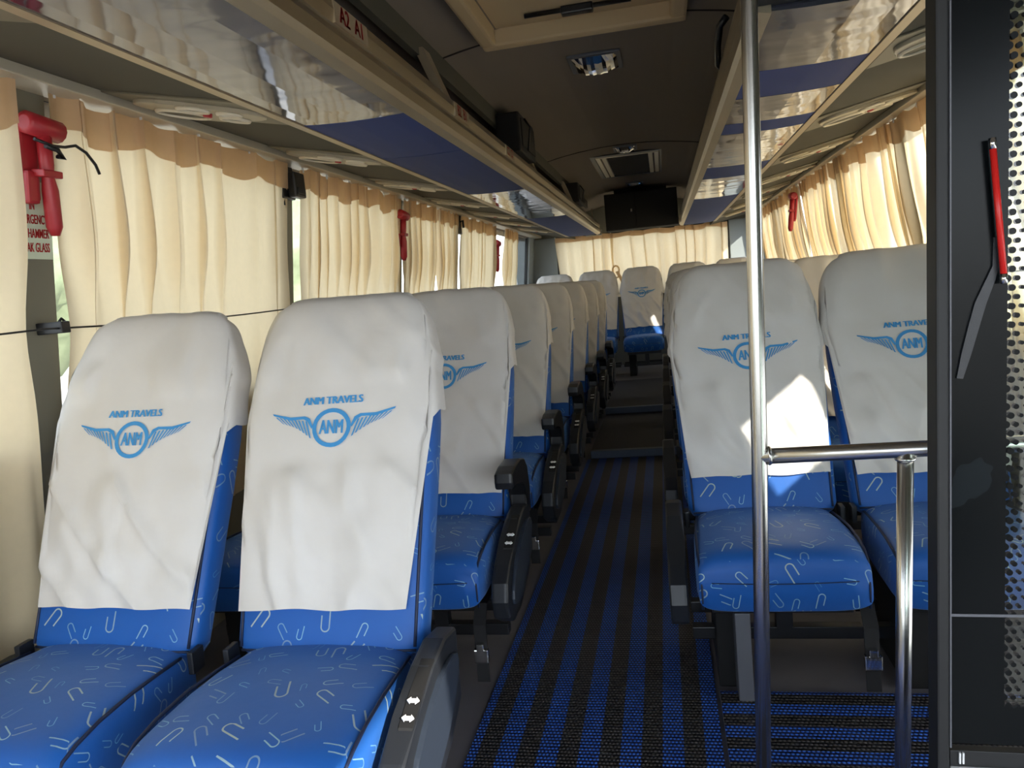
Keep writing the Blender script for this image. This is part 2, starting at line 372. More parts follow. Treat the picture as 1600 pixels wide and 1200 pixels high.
bm = BM(); slab(bm, lambda z: XR(z) + 0.03, 1.62, 1.97, 1.25, 1.57, 0.004, 1); struct('window_%d' % wi, bm, 'glass'); wi += 1  # added unseen pane; its opening is sized for the sun patch
# soffit between rack and window, curtain rail
SX = 0.911; SZ = 1.886
for sg, xw in ((-1, -1.76), (1, 1.29)):
    xs = CX + sg * SX; y0 = Y0 if sg < 0 else 1.95
    bm = BM(); prism(bm, [(xs - sg * 0.02, SZ + 0.004), (xw, 2.022), (xw, 2.06), (xs - sg * 0.02, SZ + 0.05)], 'y', y0, Y1)
    struct('trim_%d' % ti, bm, 'soffit'); ti += 1
    xr = XL(RAILZ) if sg < 0 else XR(RAILZ)
    bm = BM(); box(bm, min(xr, xr - sg * 0.10), max(xr, xr - sg * 0.10), y0, Y1, 1.958, 1.994, 0.004)
    struct('trim_%d' % ti, bm, 'railpale'); ti += 1
# dark beam along the inner edge of the ceiling over each rack
for sg in (-1, 1):
    x = CX + sg * 0.60
    bm = BM(); box(bm, min(x, x + sg * 0.03), max(x, x + sg * 0.03), Y0 if sg < 0 else 1.95, 9.6, 2.19, cz(x) + 0.01); struct('trim_%d' % ti, bm, 'soffit'); ti += 1
bm = BM(); box(bm, 0.22, 1.30, 1.90, 1.96, 1.885, 2.5); struct('trim_%d' % ti, bm, 'blackmatt'); ti += 1
bm = BM(); box(bm, -40, 40, -40, 40, -1.2, -1.0); struct('ground', bm, 'concrete')

# ------------------------------------------------------------------ mats on the floor
bm = BM(); box(bm, -0.624, 0.075, -0.6, 5.50, 0.0, 0.009); tag(obj('aisle_mat', bm, 'aislemat'), 'long blue and black striped woven mat running down the aisle', 'mat')
bm = BM(); box(bm, 0.088, 1.33, 1.05, 2.285, 0.0, 0.012); tag(obj('entrance_mat', bm, 'crossmat'), 'short woven mat with crosswise blue and black stripes behind the steel railing', 'mat')

# ------------------------------------------------------------------ seats
TH = math.atan(0.45); CT, ST = math.cos(TH), math.sin(TH)
SL = 0.93
def bw(s): return pw(s, [(0, .244), (.2, .250), (.45, .258), (.62, .260), (.75, .244), (.86, .222), (.93, .212)])
def bt(s): return pw(s, [(0, .10), (.3, .11), (.6, .12), (.75, .12), (.93, .10)])
def BP(a, s, off=0.0, ex=5.0):
    """point on the backrest skin: angle a round the section (front is -90 deg), height s along the back"""
    w, t = bw(min(s, SL)), bt(min(s, SL)); q = max(0.0, (s - 0.80) / 0.13); q = min(q, 1.0)
    k = (1 - q ** 2.6) ** (1 / 2.6); w *= 0.76 + 0.24 * k; t *= 0.45 + 0.55 * k
    c, sn = math.cos(a), math.sin(a)
    x = math.copysign(abs(c) ** (2 / ex), c) * (w + off)
    d = math.copysign(abs(sn) ** (2 / ex), sn) * (t / 2 + off) + bt(0.5) / 2
    if sn < 0: d -= 0.012 * (1 - (x / (w + .001)) ** 2) * math.sin(PI * min(1, max(0, s / SL)))   # slight crown
    return loc(x, d, s + (off if s >= SL - 1e-6 else 0))
def FS(x, s, off=0.0, ex=5.0):
    w, t = bw(min(s, SL)), bt(min(s, SL)); q = max(0.0, (s - 0.80) / 0.13); q = min(q, 1.0)
    k = (1 - q ** 2.6) ** (1 / 2.6); w *= 0.76 + 0.24 * k; t *= 0.45 + 0.55 * k
    u = min(1.0, abs(x / (w + off))); d = bt(0.5) / 2 - (1 - u ** ex) ** (1 / ex) * (t / 2 + off)
    d -= 0.012 * (1 - (x / (w + .001)) ** 2) * math.sin(PI * min(1, max(0, s / SL)))
    return loc(x, d, s + (off if s >= SL - 1e-6 else 0))
def loc(x, d, s): return Vector((x, d * CT + s * ST, 0.46 + s * CT - d * ST))
def make_logo(bm, F, mi):
    """printed emblem: ring, letters, wings and word, mapped on the cloth by F(x, s)"""
    def quad(pts):
        f = bm.faces.new([bm.verts.new(F(*p)) for p in pts]); f.material_index = mi
    n = 28; s0 = 0.557
    for i in range(n):
        a, b = 2 * PI * i / n, 2 * PI * (i + 1) / n
        quad([(.047 * math.cos(a), s0 + .047 * math.sin(a)), (.047 * math.cos(b), s0 + .047 * math.sin(b)), (.037 * math.cos(b), s0 + .037 * math.sin(b)), (.037 * math.cos(a), s0 + .037 * math.sin(a))])
    bold(bm, 'ANM', 0.042, 0.62, lambda c: F(c.x, s0 + c.y * 1.15), mi, .0012, .0)
    bold(bm, 'ANM TRAVELS', 0.0275, 0.83, lambda c: F(c.x, s0 + 0.066 + c.y * 0.95), mi, .0014, .0)
    for g in (-1, 1):
        top = [(.046, .004), (.054, .024), (.068, .031), (.105, .031), (.153, .043)]
        bot = [(.049, -.001), (.060, .017), (.071, .024), (.105, .0235), (.150, .038)]
        for i in range(4): quad([(g * top[i][0], s0 + top[i][1]), (g * top[i + 1][0], s0 + top[i + 1][1]), (g * bot[i + 1][0], s0 + bot[i + 1][1]), (g * bot[i][0], s0 + bot[i][1])])
        for j in range(9):                                  # feathers
            t = j / 8; a = (.064 + .078 * t, .018 + .015 * t); b = (.050 + .070 * t, -.022 + .038 * t + .006 * math.sin(PI * t))
            th = .0024
            quad([(g * (a[0] - th), s0 + a[1]), (g * (a[0] + th), s0 + a[1] + .001), (g * (b[0] + th * 1.3), s0 + b[1]), (g * (b[0] - th * .4), s0 + b[1] - .002)])
def make_cover(seed, logo=True, hem=0.112, skew=0.0):
    bm = BM(); NC = 104; NR = 48; NF = 46; o = Vector((seed * 3.7, seed * 1.3, 0)); XE = 0.95
    rnd = random.Random(seed * 17 + 3); CR = []
    for _ in range(4): CR.append((rnd.uniform(-.2, .1), rnd.uniform(.30, .50), rnd.uniform(-.1, .2), rnd.uniform(.12, .24), rnd.uniform(.006, .013)))
    for g in (-1, 1):
        for _ in range(3): CR.append((g * rnd.uniform(.12, .24), rnd.uniform(.70, .90), g * rnd.uniform(.17, .25), rnd.uniform(.56, .72), rnd.uniform(.006, .012)))
    CR.append((-.19, .35, -.02, .13, .012))
    def crease(x, s):
        v = 0
        for x0, s0, x1, s1, am in CR:
            dx, ds = x1 - x0, s1 - s0; L2 = dx * dx + ds * ds; t = ((x - x0) * dx + (s - s0) * ds) / L2
            if -.1 < t < 1.1:
                q = ((x - x0) * ds - (s - s0) * dx) / math.sqrt(L2) - .012 * math.sin(t * 4)
                v += am * math.sin(PI * min(1, max(0, (t + .1) / 1.2))) * (math.exp(-(q / .013) ** 2) if q < 0 else math.exp(-(q / .035) ** 2))
        return v
    def wr(x, d, s):                                        # soft wrinkles
        v = 0.014 * noise.noise(Vector((x * 7, s * 2.6, d * 4)) + o) + 0.008 * noise.noise(Vector((x * 15, s * 9, 3)) + o) + 0.004
        c0 = abs(noise.noise(Vector((x * 5 + s * 3, s * 2, 9)) + o)); v += 0.018 * max(0, 0.16 - c0) / 0.16 * (0.3 + 0.7 * sm((0.85 - s) / 0.7))
        m = sm((max(abs(x) / .20, abs(s - .57) / .10) - 1) / .3)
        return max(0.0, v) * (.4 + .6 * m) + 0.004 + m * crease(x, s) * max(0.0, 1 - (abs(x) / (bw(min(s, SL)) * .93)) ** 5)
    def kk(s):
        q = min(1, max(0.0, (s - 0.80) / 0.13)); return 0.76 + 0.24 * (1 - q ** 2.6) ** (1 / 2.6)
    def front(x, s):
        e = min(1, abs(x) / (bw(min(s, SL)) * kk(min(s, SL)) * XE)) ** 10; g = math.copysign(1, x)
        dr = Vector((0, -CT, ST)).lerp(Vector((g * .88, -.38 * CT, .38 * ST)), e).normalized()
        return FS(x, s, 0.007) + dr * wr(x, lerp(-.05, -.024, e), s)
    def fx(u, s):                                           # half width of the hanging flap
        w = bw(min(s, SL)) * kk(min(s, SL)) * XE; t = sm((0.58 - s) / 0.10)
        h = lerp(w, lerp(0.222, w, max(0, min(1, (s - .1) / .6)) ** 1.3), t)
        return u * h + skew * t * (0.62 - s)
    aE = math.acos(XE ** 2.5)
    def pos(i, s):
        if i <= NF: return front(fx(lerp(-1, 1, i / NF), s), s)
        j = (i - NF) / (NC - NF); a = lerp(-aE, PI + aE, j)
        p = BP(a, s, 0.007); sn = math.sin(a)
        nrm = Vector((math.cos(a), 0.8 * sn * CT, -0.8 * sn * ST)).normalized()
        return p + nrm * wr(p.x, sn * .05, s)
    def hs(i):
        if i <= NF: return hem + 0.008 * noise.noise(Vector((i * .09, seed * 2.1, 0)))
        j = (i - NF) / (NC - NF); j = min(j, 1 - j); return 0.575 + 0.09 * min(1, j / .3)
    cols = []
    for i in range(NC):
        h = hs(i); cols.append([bm.verts.new(pos(i, lerp(SL + 0.008, h, j / NR))) for j in range(NR + 1)])
    for i in range(NC):
        A, B = cols[i], cols[(i + 1) % NC]
        for j in range(NR):
            f = bm.faces.new((A[j], B[j], B[j + 1], A[j + 1])); f.smooth = True
    f = bm.faces.new([c[0] for c in cols]); f.smooth = True
    bmesh.ops.recalc_face_normals(bm, faces=bm.faces)
    if logo:
        def F(x, s): return front(x * 1.13, .557 + (s - .557) * 1.1) + Vector((0, -CT, ST)) * 0.0040
        make_logo(bm, F, 1)
    return bm
def make_back():
    bm = BM(); NA = 40
    ss = [0.0, 0.012, 0.035] + [lerp(0.07, 0.80, i / 10) for i in range(11)] + [0.83, 0.86, 0.885, 0.905, 0.918, 0.927, SL]
    rings = []
    for s in ss:
        k = 1 if s > 0.03 else (0.86 if s == 0 else 0.95)
        r = []
        for i in range(NA):
            a = 2 * PI * i / NA; p = BP(a, s)
            if k != 1: c = loc(0, bt(0) / 2, s); p = c + (p - c) * k
            r.append(p)
        rings.append(r)
    loft(bm, rings)
    uv = bm.loops.layers.uv.verify()
    for f in bm.faces:
        side = abs(f.normal.x) > 0.7
        for l in f.loops:
            c = l.vert.co; s = (c.z - 0.46) * CT + c.y * ST; d = c.y * CT - (c.z - 0.46) * ST
            l[uv].uv = (d + 0.9, s) if side else (c.x, s + 0.37)
    return bm
def make_cushion():
    bm = BM(); rings = []
    ys = [0.05, 0.03, 0.0, -0.1, -0.2, -0.3, -0.36, -0.385, -0.405, -0.42, -0.432, -0.44]
    for y in ys:
        q = max(0, (-0.365 - y) / 0.075); k = (1 - min(1, q) ** 2.4) ** (1 / 2.4)
        zt = 0.425 + 0.048 * k + 0.012 * math.sin(PI * min(1, -y / 0.42)) if y < 0 else 0.470; zb = 0.30 + 0.012 * (1 - k)
        hw = pw(-y, [(-.05, .220), (0, .228), (.15, .238), (.36, .242), (.44, .236)])
        r = []
        for i in range(36):
            a = 2 * PI * i / 36; c, s = math.cos(a), math.sin(a)
            x = math.copysign(abs(c) ** 0.36, c) * hw; zz = (zt + zb) / 2 + math.copysign(abs(s) ** 0.36, s) * (zt - zb) / 2
            zz += 0.01 * (1 - (x / hw) ** 2) if s > 0 else 0
            r.append((x, y, zz))
        rings.append(r)
    loft(bm, rings); bm.normal_update(); boxuv(bm); return bm
MESH = {}
def cached(key, fn, mats):
    if key not in MESH:
        bm = fn(); me = bpy.data.meshes.new(key); bm.normal_update(); bm.to_mesh(me); bm.free()
        for m in mats: me.materials.append(M[m])
        MESH[key] = me
    return MESH[key]
def part(name, key, fn, mats, parent, x=0.0, mirror=False):
    o = bpy.data.objects.new(name, cached(key, fn, mats)); COL.objects.link(o); o.parent = parent
    if x: o.location.x = x
    return o
def piping_back():
    bm = BM()
    for g in (-1, 1):
        a = -0.62 if g > 0 else -PI + 0.62
        tube(bm, [BP(a, s, 0.002) for s in [lerp(0.02, 0.80, i / 12) for i in range(13)]], 0.0038, 6)
    tube(bm, [BP(a, 0.012, -0.004) for a in [lerp(-PI + .5, -.5, i / 8) for i in range(9)]], 0.0035, 6)
    return bm
def piping_cushion():
    bm = BM()
    for g in (-1, 1):
        pts = []
        for y, z in ((0.0, .462), (-.1, .472), (-.2, .478), (-.3, .475), (-.37, .464), (-.405, .45), (-.43, .425), (-.438, .39), (-.438, .35), (-.434, .318)):
            hw = pw(-y, [(-.05, .220), (0, .228), (.15, .238), (.36, .242), (.44, .236)]); pts.append((g * (hw - 0.008), y, z - 0.004))
        tube(bm, pts, 0.0042, 6)
    tube(bm, [(x, -0.4415, 0.395 - 0.004 * math.cos(x * 9)) for x in [lerp(-.2, .2, i / 10) for i in range(11)]], 0.0016, 5)
    return bm
CON = [(0.07, .50), (-.02, .515), (-.12, .50), (-.24, .455), (-.34, .415), (-.40, .375), (-.42, .32), (-.40, .26), (-.34, .225), (-.22, .225), (-.06, .27), (.06, .33)]
def console_body():
    bm = BM(); prism(bm, CON, 'x', -0.028, 0.028, 0.012, 3); return bm
def console_plate(g):
    def f():
        bm = BM(); n = 20; pts = []
        for i in range(n):
            a = 2 * PI * i / n; u, v = math.cos(a), math.sin(a)
            y = -.17 + .20 * u; z = .375 + .072 * v - u * -.065
            pts.append((y, z))
        prism(bm, pts, 'x', g * 0.028 if g > 0 else -0.040, g * 0.040 if g > 0 else -0.028, 0.005, 2); return bm
    return f
def console_tray(g):
    def f():                                                # recessed dark tray with the recline buttons
        bm = BM(); x0, x1 = (-0.006, 0.024) if g > 0 else (-0.024, 0.006)
        prism(bm, [(-.10, .506), (-.19, .478), (-.27, .447), (-.275, .437), (-.10, .490)], 'x', x0, x1); return bm
    return f
def console_button(g, y, z):
    def f():
        bm = BM(); s = 0.0105
        P2 = [(-1.6, 0), (-.7, .9), (-.7, .45), (.7, .45), (.7, .9), (1.6, 0), (.7, -.9), (.7, -.45), (-.7, -.45), (-.7, -.9)]
        cx = 0.010 * g
        A = [bm.verts.new((cx + p[0] * s * .8, y + p[1] * s * .8, z + p[1] * s * .8 * 0.35 + 0.002)) for p in P2]; B = [bm.verts.new(v.co + Vector((0, 0, 0.003))) for v in A]
        bm.faces.new(A); bm.faces.new(B[::-1])
        for i in range(10): bm.faces.new((A[i], B[i], B[(i + 1) % 10], A[(i + 1) % 10]))
        bmesh.ops.recalc_face_normals(bm, faces=bm.faces); return bm
    return f
ARM = [(.10, .46), (.115, .56), (.10, .635), (.06, .672), (-.02, .69), (-.12, .688), (-.185, .675), (-.19, .645), (-.185, .622), (-.10, .62), (-.01, .612), (.025, .585), (.04, .54), (.035, .47)]
def armrest():
    bm = BM(); prism(bm, ARM, 'x', -0.032, 0.032, 0.011, 3); return bm
def base_frame():
    bm = BM(); box(bm, -.20, .20, -.36, .03, .268, .302, 0.004)
    box(bm, -.26, .26, -.20, -.16, .11, .15, 0.003); box(bm, -.26, .26, .0, .04, .11, .15, 0.003)
    box(bm, .0, .05, -.21, -.17, .15, .28); return bm
def leg_plate():
    bm = BM(); box(bm, -.022, .022, -.40, -.385, 0.0, .285, 0.003); box(bm, -.022, -.012, -.385, .05, .0, .285); return bm
def pedestal():
    bm = BM(); box(bm, -.04, .04, -.30, .06, 0.0, .275, 0.006); return bm
def back_hinge():
    bm = BM(); box(bm, -.008, .008, -.01, .04, .42, .478, .004); return bm
def belt_strap():
    bm = BM(); prism(bm, [(-.20, .31), (-.36, .295), (-.405, .24), (-.41, .12), (-.415, .055), (-.411, .055), (-.404, .12), (-.399, .24), (-.355, .288), (-.20, .304)], 'x', -.02, .02); return bm
def belt_buckle():
    bm = BM(); box(bm, -.024, .024, -.422, -.402, .12, .165, .004); box(bm, -.012, .012, -.426, -.400, .16, .185, .003); return bm
def seat(loc_, label, group, seed, con=0, arm=False, belt=0.0, leg=0, hem=.112, skew=0., con_x=0.292):
    t = thing('coach_seat', label, 'seat', loc_, group=group)
    part('cushion', 'cushion', make_cushion, ['fabric'], t); pc = [o for o in t.children][-1]
    part('piping', 'pipc', piping_cushion, ['piping'], pc)
    b = part('backrest', 'backrest', make_back, ['fabric'], t)
    part('piping', 'pipb', piping_back, ['piping'], b)
    part('seat_cover', 'cover%d' % seed, lambda: make_cover(seed, True, hem, skew), ['cover', 'blueprint'], t)
    part('base_frame', 'base', base_frame, ['black'], t)
    part('hinge', 'hinge', back_hinge, ['console'], t, 0.252); part('hinge', 'hinge', back_hinge, ['console'], t, -0.252)
    if con: c = part('side_console', 'con', console_body, ['console'], t, con * con_x)
    if con > 0:
        part('console_plate', 'conp%d' % con, console_plate(con), ['consolegrey'], c)
        part('button_tray', 'cont%d' % con, console_tray(con), ['blackmatt'], c)
        part('recline_button', 'b1%d' % con, console_button(con, -.215, .470), ['whiteplastic'], c); part('recline_button', 'b2%d' % con, console_button(con, -.255, .455), ['whiteplastic'], c)
    if arm: part('armrest', 'arm', armrest, ['black'], t, con * (con_x - 0.004))
    if leg: part('leg', 'leg', leg_plate, ['steelgrey'], t, leg * 0.117)
    part('pedestal', 'ped', pedestal, ['blackmatt'], t, (leg or -1) * 0.15)
    if belt:
        s = part('seat_belt', 'belt', belt_strap, ['webbing'], t, belt); part('buckle', 'buckle', belt_buckle, ['chrome'], s)
    return t
PITCH = 1.04; YL = 1.62; YR = 2.63
ordn = ['first', 'second', 'third', 'fourth', 'fifth', 'sixth', 'seventh']
ga = 'seats left of the aisle'; gr = 'seats right of the aisle'
seat((-0.86, YL, 0), 'large blue coach seat in front left beside the aisle, white cover with full wing emblem', ga, 1, con=1, leg=0, skew=-.03, hem=.105)
l0 = seat((-1.478, YL, 0), 'front left blue coach seat against the curtained window, white winged cover', ga, 2, skew=.0, hem=.115); l0.rotation_euler = (0, .03, 0)
la = seat((-0.86, YL + PITCH, 0), 'aisle seat in the second row on the left, black armrest and hanging belt', ga, 3, con=1, arm=True, belt=.215, hem=.10)
lw = seat((-1.42, YL + PITCH, 0), 'window seat in the second row on the left, mostly behind the front seats', ga, 4)
for k in range(2, 7):
    dup(la, (-0.86, YL + PITCH * k, 0), 'aisle seat in the %s row from the front on the left' % ordn[k], ga)
    dup(lw, (-1.42, YL + PITCH * k, 0), 'window seat in the %s row from the front on the left' % ordn[k], ga)
ra = seat((0.28, YR, 0), 'front right blue coach seat beside the aisle, sun patch on its white cover', gr, 5, con=-1, leg=-1, belt=.235, hem=.13, con_x=.295)
rw = seat((0.82, YR, 0), 'front right window side seat partly hidden by the black door edge', gr, 6, hem=.12)
for k in range(1, 6):
    dup(ra, (0.27, YR + PITCH * k, 0), 'aisle seat in the %s row from the front on the right' % ordn[k], gr, skip=('seat_belt',))
    dup(rw, (0.835, YR + PITCH * k, 0), 'window seat in the %s row from the front on the right' % ordn[k], gr)
rear = None
for i, (x, lb) in enumerate(((-1.39, 'far left seat of the back row, pale bluish cover in the corner'), (-0.83, 'second seat from the left in the back row'), (-0.27, 'middle back row seat facing straight down the aisle'),
                             (0.31, 'second seat from the right in the back row'), (0.88, 'far right seat of the back row near the window'))):
    if rear is None: rear = seat((x, 9.65, 0.115), lb, 'five seats across the back row', 7, hem=.115)
    else: dup(rear, (x, 9.65, 0.115), lb)

# ------------------------------------------------------------------ luggage racks
def rack(sg, y0, y1, panels, label):
    t = thing('luggage_rack', label, 'luggage rack', (CX, y0, 0)); L = y1 - y0
    X = lambda a: sg * a
    lip = [(.523, .579), (.490, .586), (.478, .60), (.474, .63), (.480, .648), (.494, .652), (.484, .66), (.478, .69), (.482, .715), (.494, .724), (.505, .715), (.505, .60), (.523, .60)]
    bm = BM(); prism(bm, [(X(a), EYE.z + z) for a, z in lip], 'y', 0, L); obj('front_rail', bm, 'alu', t)
    bm = BM(); prism(bm, [(X(a), EYE.z + z) for a, z in ((.522, .604), (.525, .598), (.90, .616), (1.35, .71), (1.35, .74), (.90, .65))], 'y', 0, L); obj('tray', bm, 'blackmatt', t)
    for a, b, k in panels:
        bm = BM(); a0, b0 = a - y0, b - y0; n = max(2, int((b0 - a0) / .25)); ys = [lerp(a0, b0, i / n) for i in range(n + 1)]
        prism(bm, [(X(q), EYE.z + z) for q, z in ((.520, .586), (.60, .583), (.72, .583), (.82, .587), (.88, .592), (.88, .60), (.520, .598))], 'y', a0 + .003, b0 - .003)
        o = obj('underside_panel', bm, 'bluepanel' if k == 'b' else 'film', t, smooth=False); o['label'] = 'matt navy underside panel' if k == 'b' else 'glossy film covered underside panel'
    bm = BM(); prism(bm, [(X(a), EYE.z + z) for a, z in ((.876, .588), (.911, .592), (.916, .600), (.905, .615), (.876, .61))], 'y', 0, L); obj('outer_strip', bm, 'alustrip', t)
    for yb in ((2.9, 5.0, 7.1) if sg < 0 else (3.4, 5.5, 7.6)):
        bm = BM(); prism(bm, [(X(.50), EYE.z + .70), (X(.53), EYE.z + .70), (X(.62), EYE.z + .93), (X(.585), EYE.z + .93)], 'y', yb - y0, yb - y0 + .09); obj('bracket', bm, 'alustrip', t)
    bm = BM(); prism(bm, [(X(a), EYE.z + z) for a, z in lip[:11] + [(.911, .70), (.916, .60)]], 'y', L, L + .012); obj('end_cap', bm, 'blackmatt', t)
    return t
pl = [(-1.2, .9, 'g'), (.9, 2.42, 'g'), (2.42, 3.145, 'b'), (3.145, 4.6, 'b'), (4.6, 6.6, 'g'), (6.6, 8.1, 'b'), (8.1, 9.7, 'b')]
rl = rack(-1, Y0 + .2, 9.7, pl, 'long aluminium edged luggage rack over the left seats, with red seat number labels')
pr = [(1.97, 2.53, 'g'), (2.53, 2.90, 'b'), (2.90, 3.36, 'g'), (3.36, 3.60, 'b'), (3.60, 4.66, 'g'), (4.66, 5.2, 'b'), (5.2, 6.5, 'g'), (6.5, 9.7, 'b')]
rr = rack(1, 1.965, 9.7, pr, 'aluminium edged luggage rack over the right seats, seen past the steel pole')
for y, tx in ((1.90, 'A2 A1'), (2.98, 'B2 B1'), (3.94, 'C2 C1')):
    bm = BM(); xs = -0.4835; box(bm, xs - .002, xs + .0065, -.105, .105, EYE.z + .661, EYE.z + .712)
    # text reads towards the back of the bus
    bold(bm, tx.replace(' ', '  '), 0.062, 0.86, lambda c: Vector((xs + .0075, c.x, EYE.z + .6865 + c.y * .92)), 1, .0016, .0004)
    o = obj('number_label', bm, ['sticker', 'redprint'], rl, loc=(0, y - (Y0 + .2), 0))

# dark boxes standing in the left rack
for (y, l, z1, lb) in ((4.25, .5, 2.245, 'black speaker box in the left rack nearest the camera'), (7.25, .5, 2.215, 'black speaker box in the left rack towards the back')):
    t = thing('speaker_box', lb, 'speaker', (CX - .57, y, 2.035))
    bm = BM(); box(bm, -.03, .10, 0, l, 0.0, z1 - 2.035, .012); obj('cabinet', bm, 'blackmatt', t)
    bm = BM(); box(bm, .10, .108, .04, l - .04, .03, z1 - 2.065, .003); obj('grille', bm, 'darkmesh', t)
    bm = BM(); tube(bm, [(.105, l * .3, z1 - 2.05), (.135, l * .32, z1 - 2.1), (.11, l * .35, .02)], .006, 6); obj('cable', bm, 'black', t)
bm = BM(); tube(bm, [(0, 0, 0), (.02, .2, .02), (.03, .45, -.01), (.0, .7, 0)], .05, 10); tag(obj('bag', bm, 'blackmatt', loc=(CX - .66, 5.6, 2.04)), 'dark soft bag lying in the left rack between the speaker boxes', 'bag')
t = thing('coat_hook', 'black curved handle on the edge of the right rack near the ceiling', 'handle', (CX + .488, 2.75, 2.05))
bm = BM(); tube(bm, [(0.01, 0, .06), (-.012, .02, .04), (-.016, .1, .0), (-.012, .18, -.04), (.01, .2, -.06)], .012, 8); obj('grip', bm, 'black', t)

# ------------------------------------------------------------------ air vent and reading light units
vang = math.atan2(2.022 - (SZ + .004), 1.76 - (.235 + SX - .02))
vent0 = None
def vent(sg, y, label):
    global vent0
    xs = -1.375 if sg < 0 else 0.905
    zz = SZ + .004 + (abs(xs - CX) - SX + .02) * math.tan(vang) - 0.001
    rot = (0, (vang if sg < 0 else -vang), PI if sg > 0 else 0)
    if sg > 0: rot = (0, -vang, 0)
    if vent0 is not None:
        o = dup(vent0, (xs, y, zz), label); o.rotation_euler = rot; return o
    t = thing('vent_unit', label, 'air vent', (xs, y, zz), rot, 'vent and reading light units')
    bm = BM(); box(bm, -.222, .222, -.17, .17, -.006, .002, .004); obj('panel', bm, 'vent', t)
    bm = BM()                                               # raised lobed surround
    n = 40; ring = []
    for i in range(n):
        a = 2 * PI * i / n; r = .13 + .018 * math.cos(3 * a + .6); ring.append((r * 1.55 * math.cos(a) + .0, r * .95 * math.sin(a)))
    prism(bm, ring, 'z', -.018, -.004, .004, 2); obj('surround', bm, 'ventmid', t)
    for nm, cx, cy, rx, ry, rm in (('speaker', -.075, .02, .085, .062, 'shadedish'), ('air_nozzle', .09, .045, .045, .036, 'shadedish'), ('air_nozzle', .02, -.075, .05, .032, 'shadedish'), ('reading_light', .12, -.04, .036, .026, 'chrome')):
        bm = BM(); tube(bm, [(cx + rx * math.cos(2 * PI * i / 24), cy + ry * math.sin(2 * PI * i / 24), -.021) for i in range(24)], 0.0065, 6, closed=True); p = obj(nm, bm, 'ventrim', t)
        bm = BM(); loft(bm, [[(cx + q * rx * math.cos(2 * PI * i / 24), cy + q * ry * math.sin(2 * PI * i / 24), zc) for i in range(24)] for q, zc in ((.96, -.0205), (.7, -.0195), (.3, -.0195), (.05, -.021))], cap0=False); obj('dish', bm, rm, p)
    bm = BM(); prism(bm, [(.03 + .014 * math.cos(2 * PI * i / 16), -.012 + .014 * math.sin(2 * PI * i / 16)) for i in range(16)], 'z', -.030, -.016, .002, 1); obj('call_button', bm, 'red', t)
    vent0 = t; return t
ol = ['over the front left seats', 'over the second left row', 'over the third left row', 'over the fourth left row', 'over the fifth left row', 'over the sixth left row', 'over the seventh left row', 'over the back left corner']
for i, y in enumerate((1.22, 2.27, 3.26, 4.32, 5.4, 6.5, 7.6, 8.7)):
    vent(-1, y, 'beige vent unit with red button ' + ol[i])
orr = ['at the front right, cut by the black door', 'second on the right, above the front curtain', 'third on the right, above the second curtain', 'fourth on the right towards the back', 'fifth on the right towards the back', 'sixth on the right, near the back', 'last on the right, near the back wall']
for i, y in enumerate((2.62, 3.75, 4.9, 6.0, 7.1, 8.2, 9.2)):
    vent(1, y, 'beige vent unit ' + orr[i])

# ------------------------------------------------------------------ curtains
def curtain(kind, a, b, label, seed, ztop=1.962, zbot=.55, pleats=9, amp=.034, flare=0.0, bow=0.0, drift=0.0):
    rnd = random.Random(seed); ph = [rnd.uniform(0, 6.28) for _ in range(8)]; L = b - a
    def pt(u, v, off=0.0):                                  # u along the rail, v down
        zt = ztop - .016 * abs(math.sin(PI * u * pleats * .5 + ph[0])) ** 3
        z = lerp(zt, zbot, v)
        uu = u + .035 * math.sin(2.3 * PI * u + ph[1]) + .018 * math.sin(5.1 * PI * u + ph[2])
        am = amp * (.45 + .55 * sm(v * 3)) * (.75 + .4 * math.sin(3.7 * u + ph[3]))
        w = am * math.sin(2 * PI * uu * pleats + ph[4] + .8 * v * math.sin(4 * u + ph[5])) + .35 * am * math.sin(2 * PI * uu * pleats * 2.3 + ph[6])
        w += .010 * noise.noise(Vector((u * 6, v * 3, seed)))
        along = a + drift * v * v + L * (u + flare * v * (u - .5) + bow * math.sin(PI * v) * (1 - u) + .01 * math.sin(6 * v + ph[7] + 5 * u) * v) + .5 * L / pleats * .3 * math.cos(2 * PI * uu * pleats + ph[4] + .6)
        if kind != 'B': w *= 1 - .75 * math.exp(-((z - (1.30 if kind == 'L' else 1.19)) / .16) ** 2)
        dp = .055 + w + off
        if kind == 'L': return (XL(z) + dp, along, z)
        if kind == 'R': return (XR(z) - dp, along, z)
        return (along, Y1 - .03 - dp, z)
    nu, nv = int(pleats * 12), 26
    def sheet(v0, v1, n, off, mat, nm, par, edge=0.0):
        bm = BM(); G = []
        for i in range(nu + 1):
            u = i / nu; e = v1 + edge * math.sin(PI * u * pleats * .9 + ph[2]) * .5 + edge * .5 * noise.noise(Vector((u * 9, seed, 2)))
            G.append([bm.verts.new(pt(u, lerp(v0, e if edge else v1, j / n), off)) for j in range(n + 1)])
        for i in range(nu):
            for j in range(n):
                f = bm.faces.new((G[i][j], G[i + 1][j], G[i + 1][j + 1], G[i][j + 1])); f.smooth = True
        return obj(nm, bm, mat, par)
    t = tag(sheet(0, 1, nv, 0, 'curtain', 'window_curtain', None), label, 'curtain', 'cream curtains on the windows')
    h = sheet(.0, .075, 4, .005, 'heading', 'heading_band', t, .018)
    h['label'] = 'darker tan heading band'
    for i in range(int(pleats * .5) + 1):
        u = (i + .02) / (pleats * .5) if i else .01
        if u > 1: break
        p = pt(min(u, .99), 0.0, .004); bm = BM(); box(bm, -.004, .004, -.004, .004, -.012, .012); obj('curtain_hook', bm, 'whiteplastic', t, loc=p)
    return t
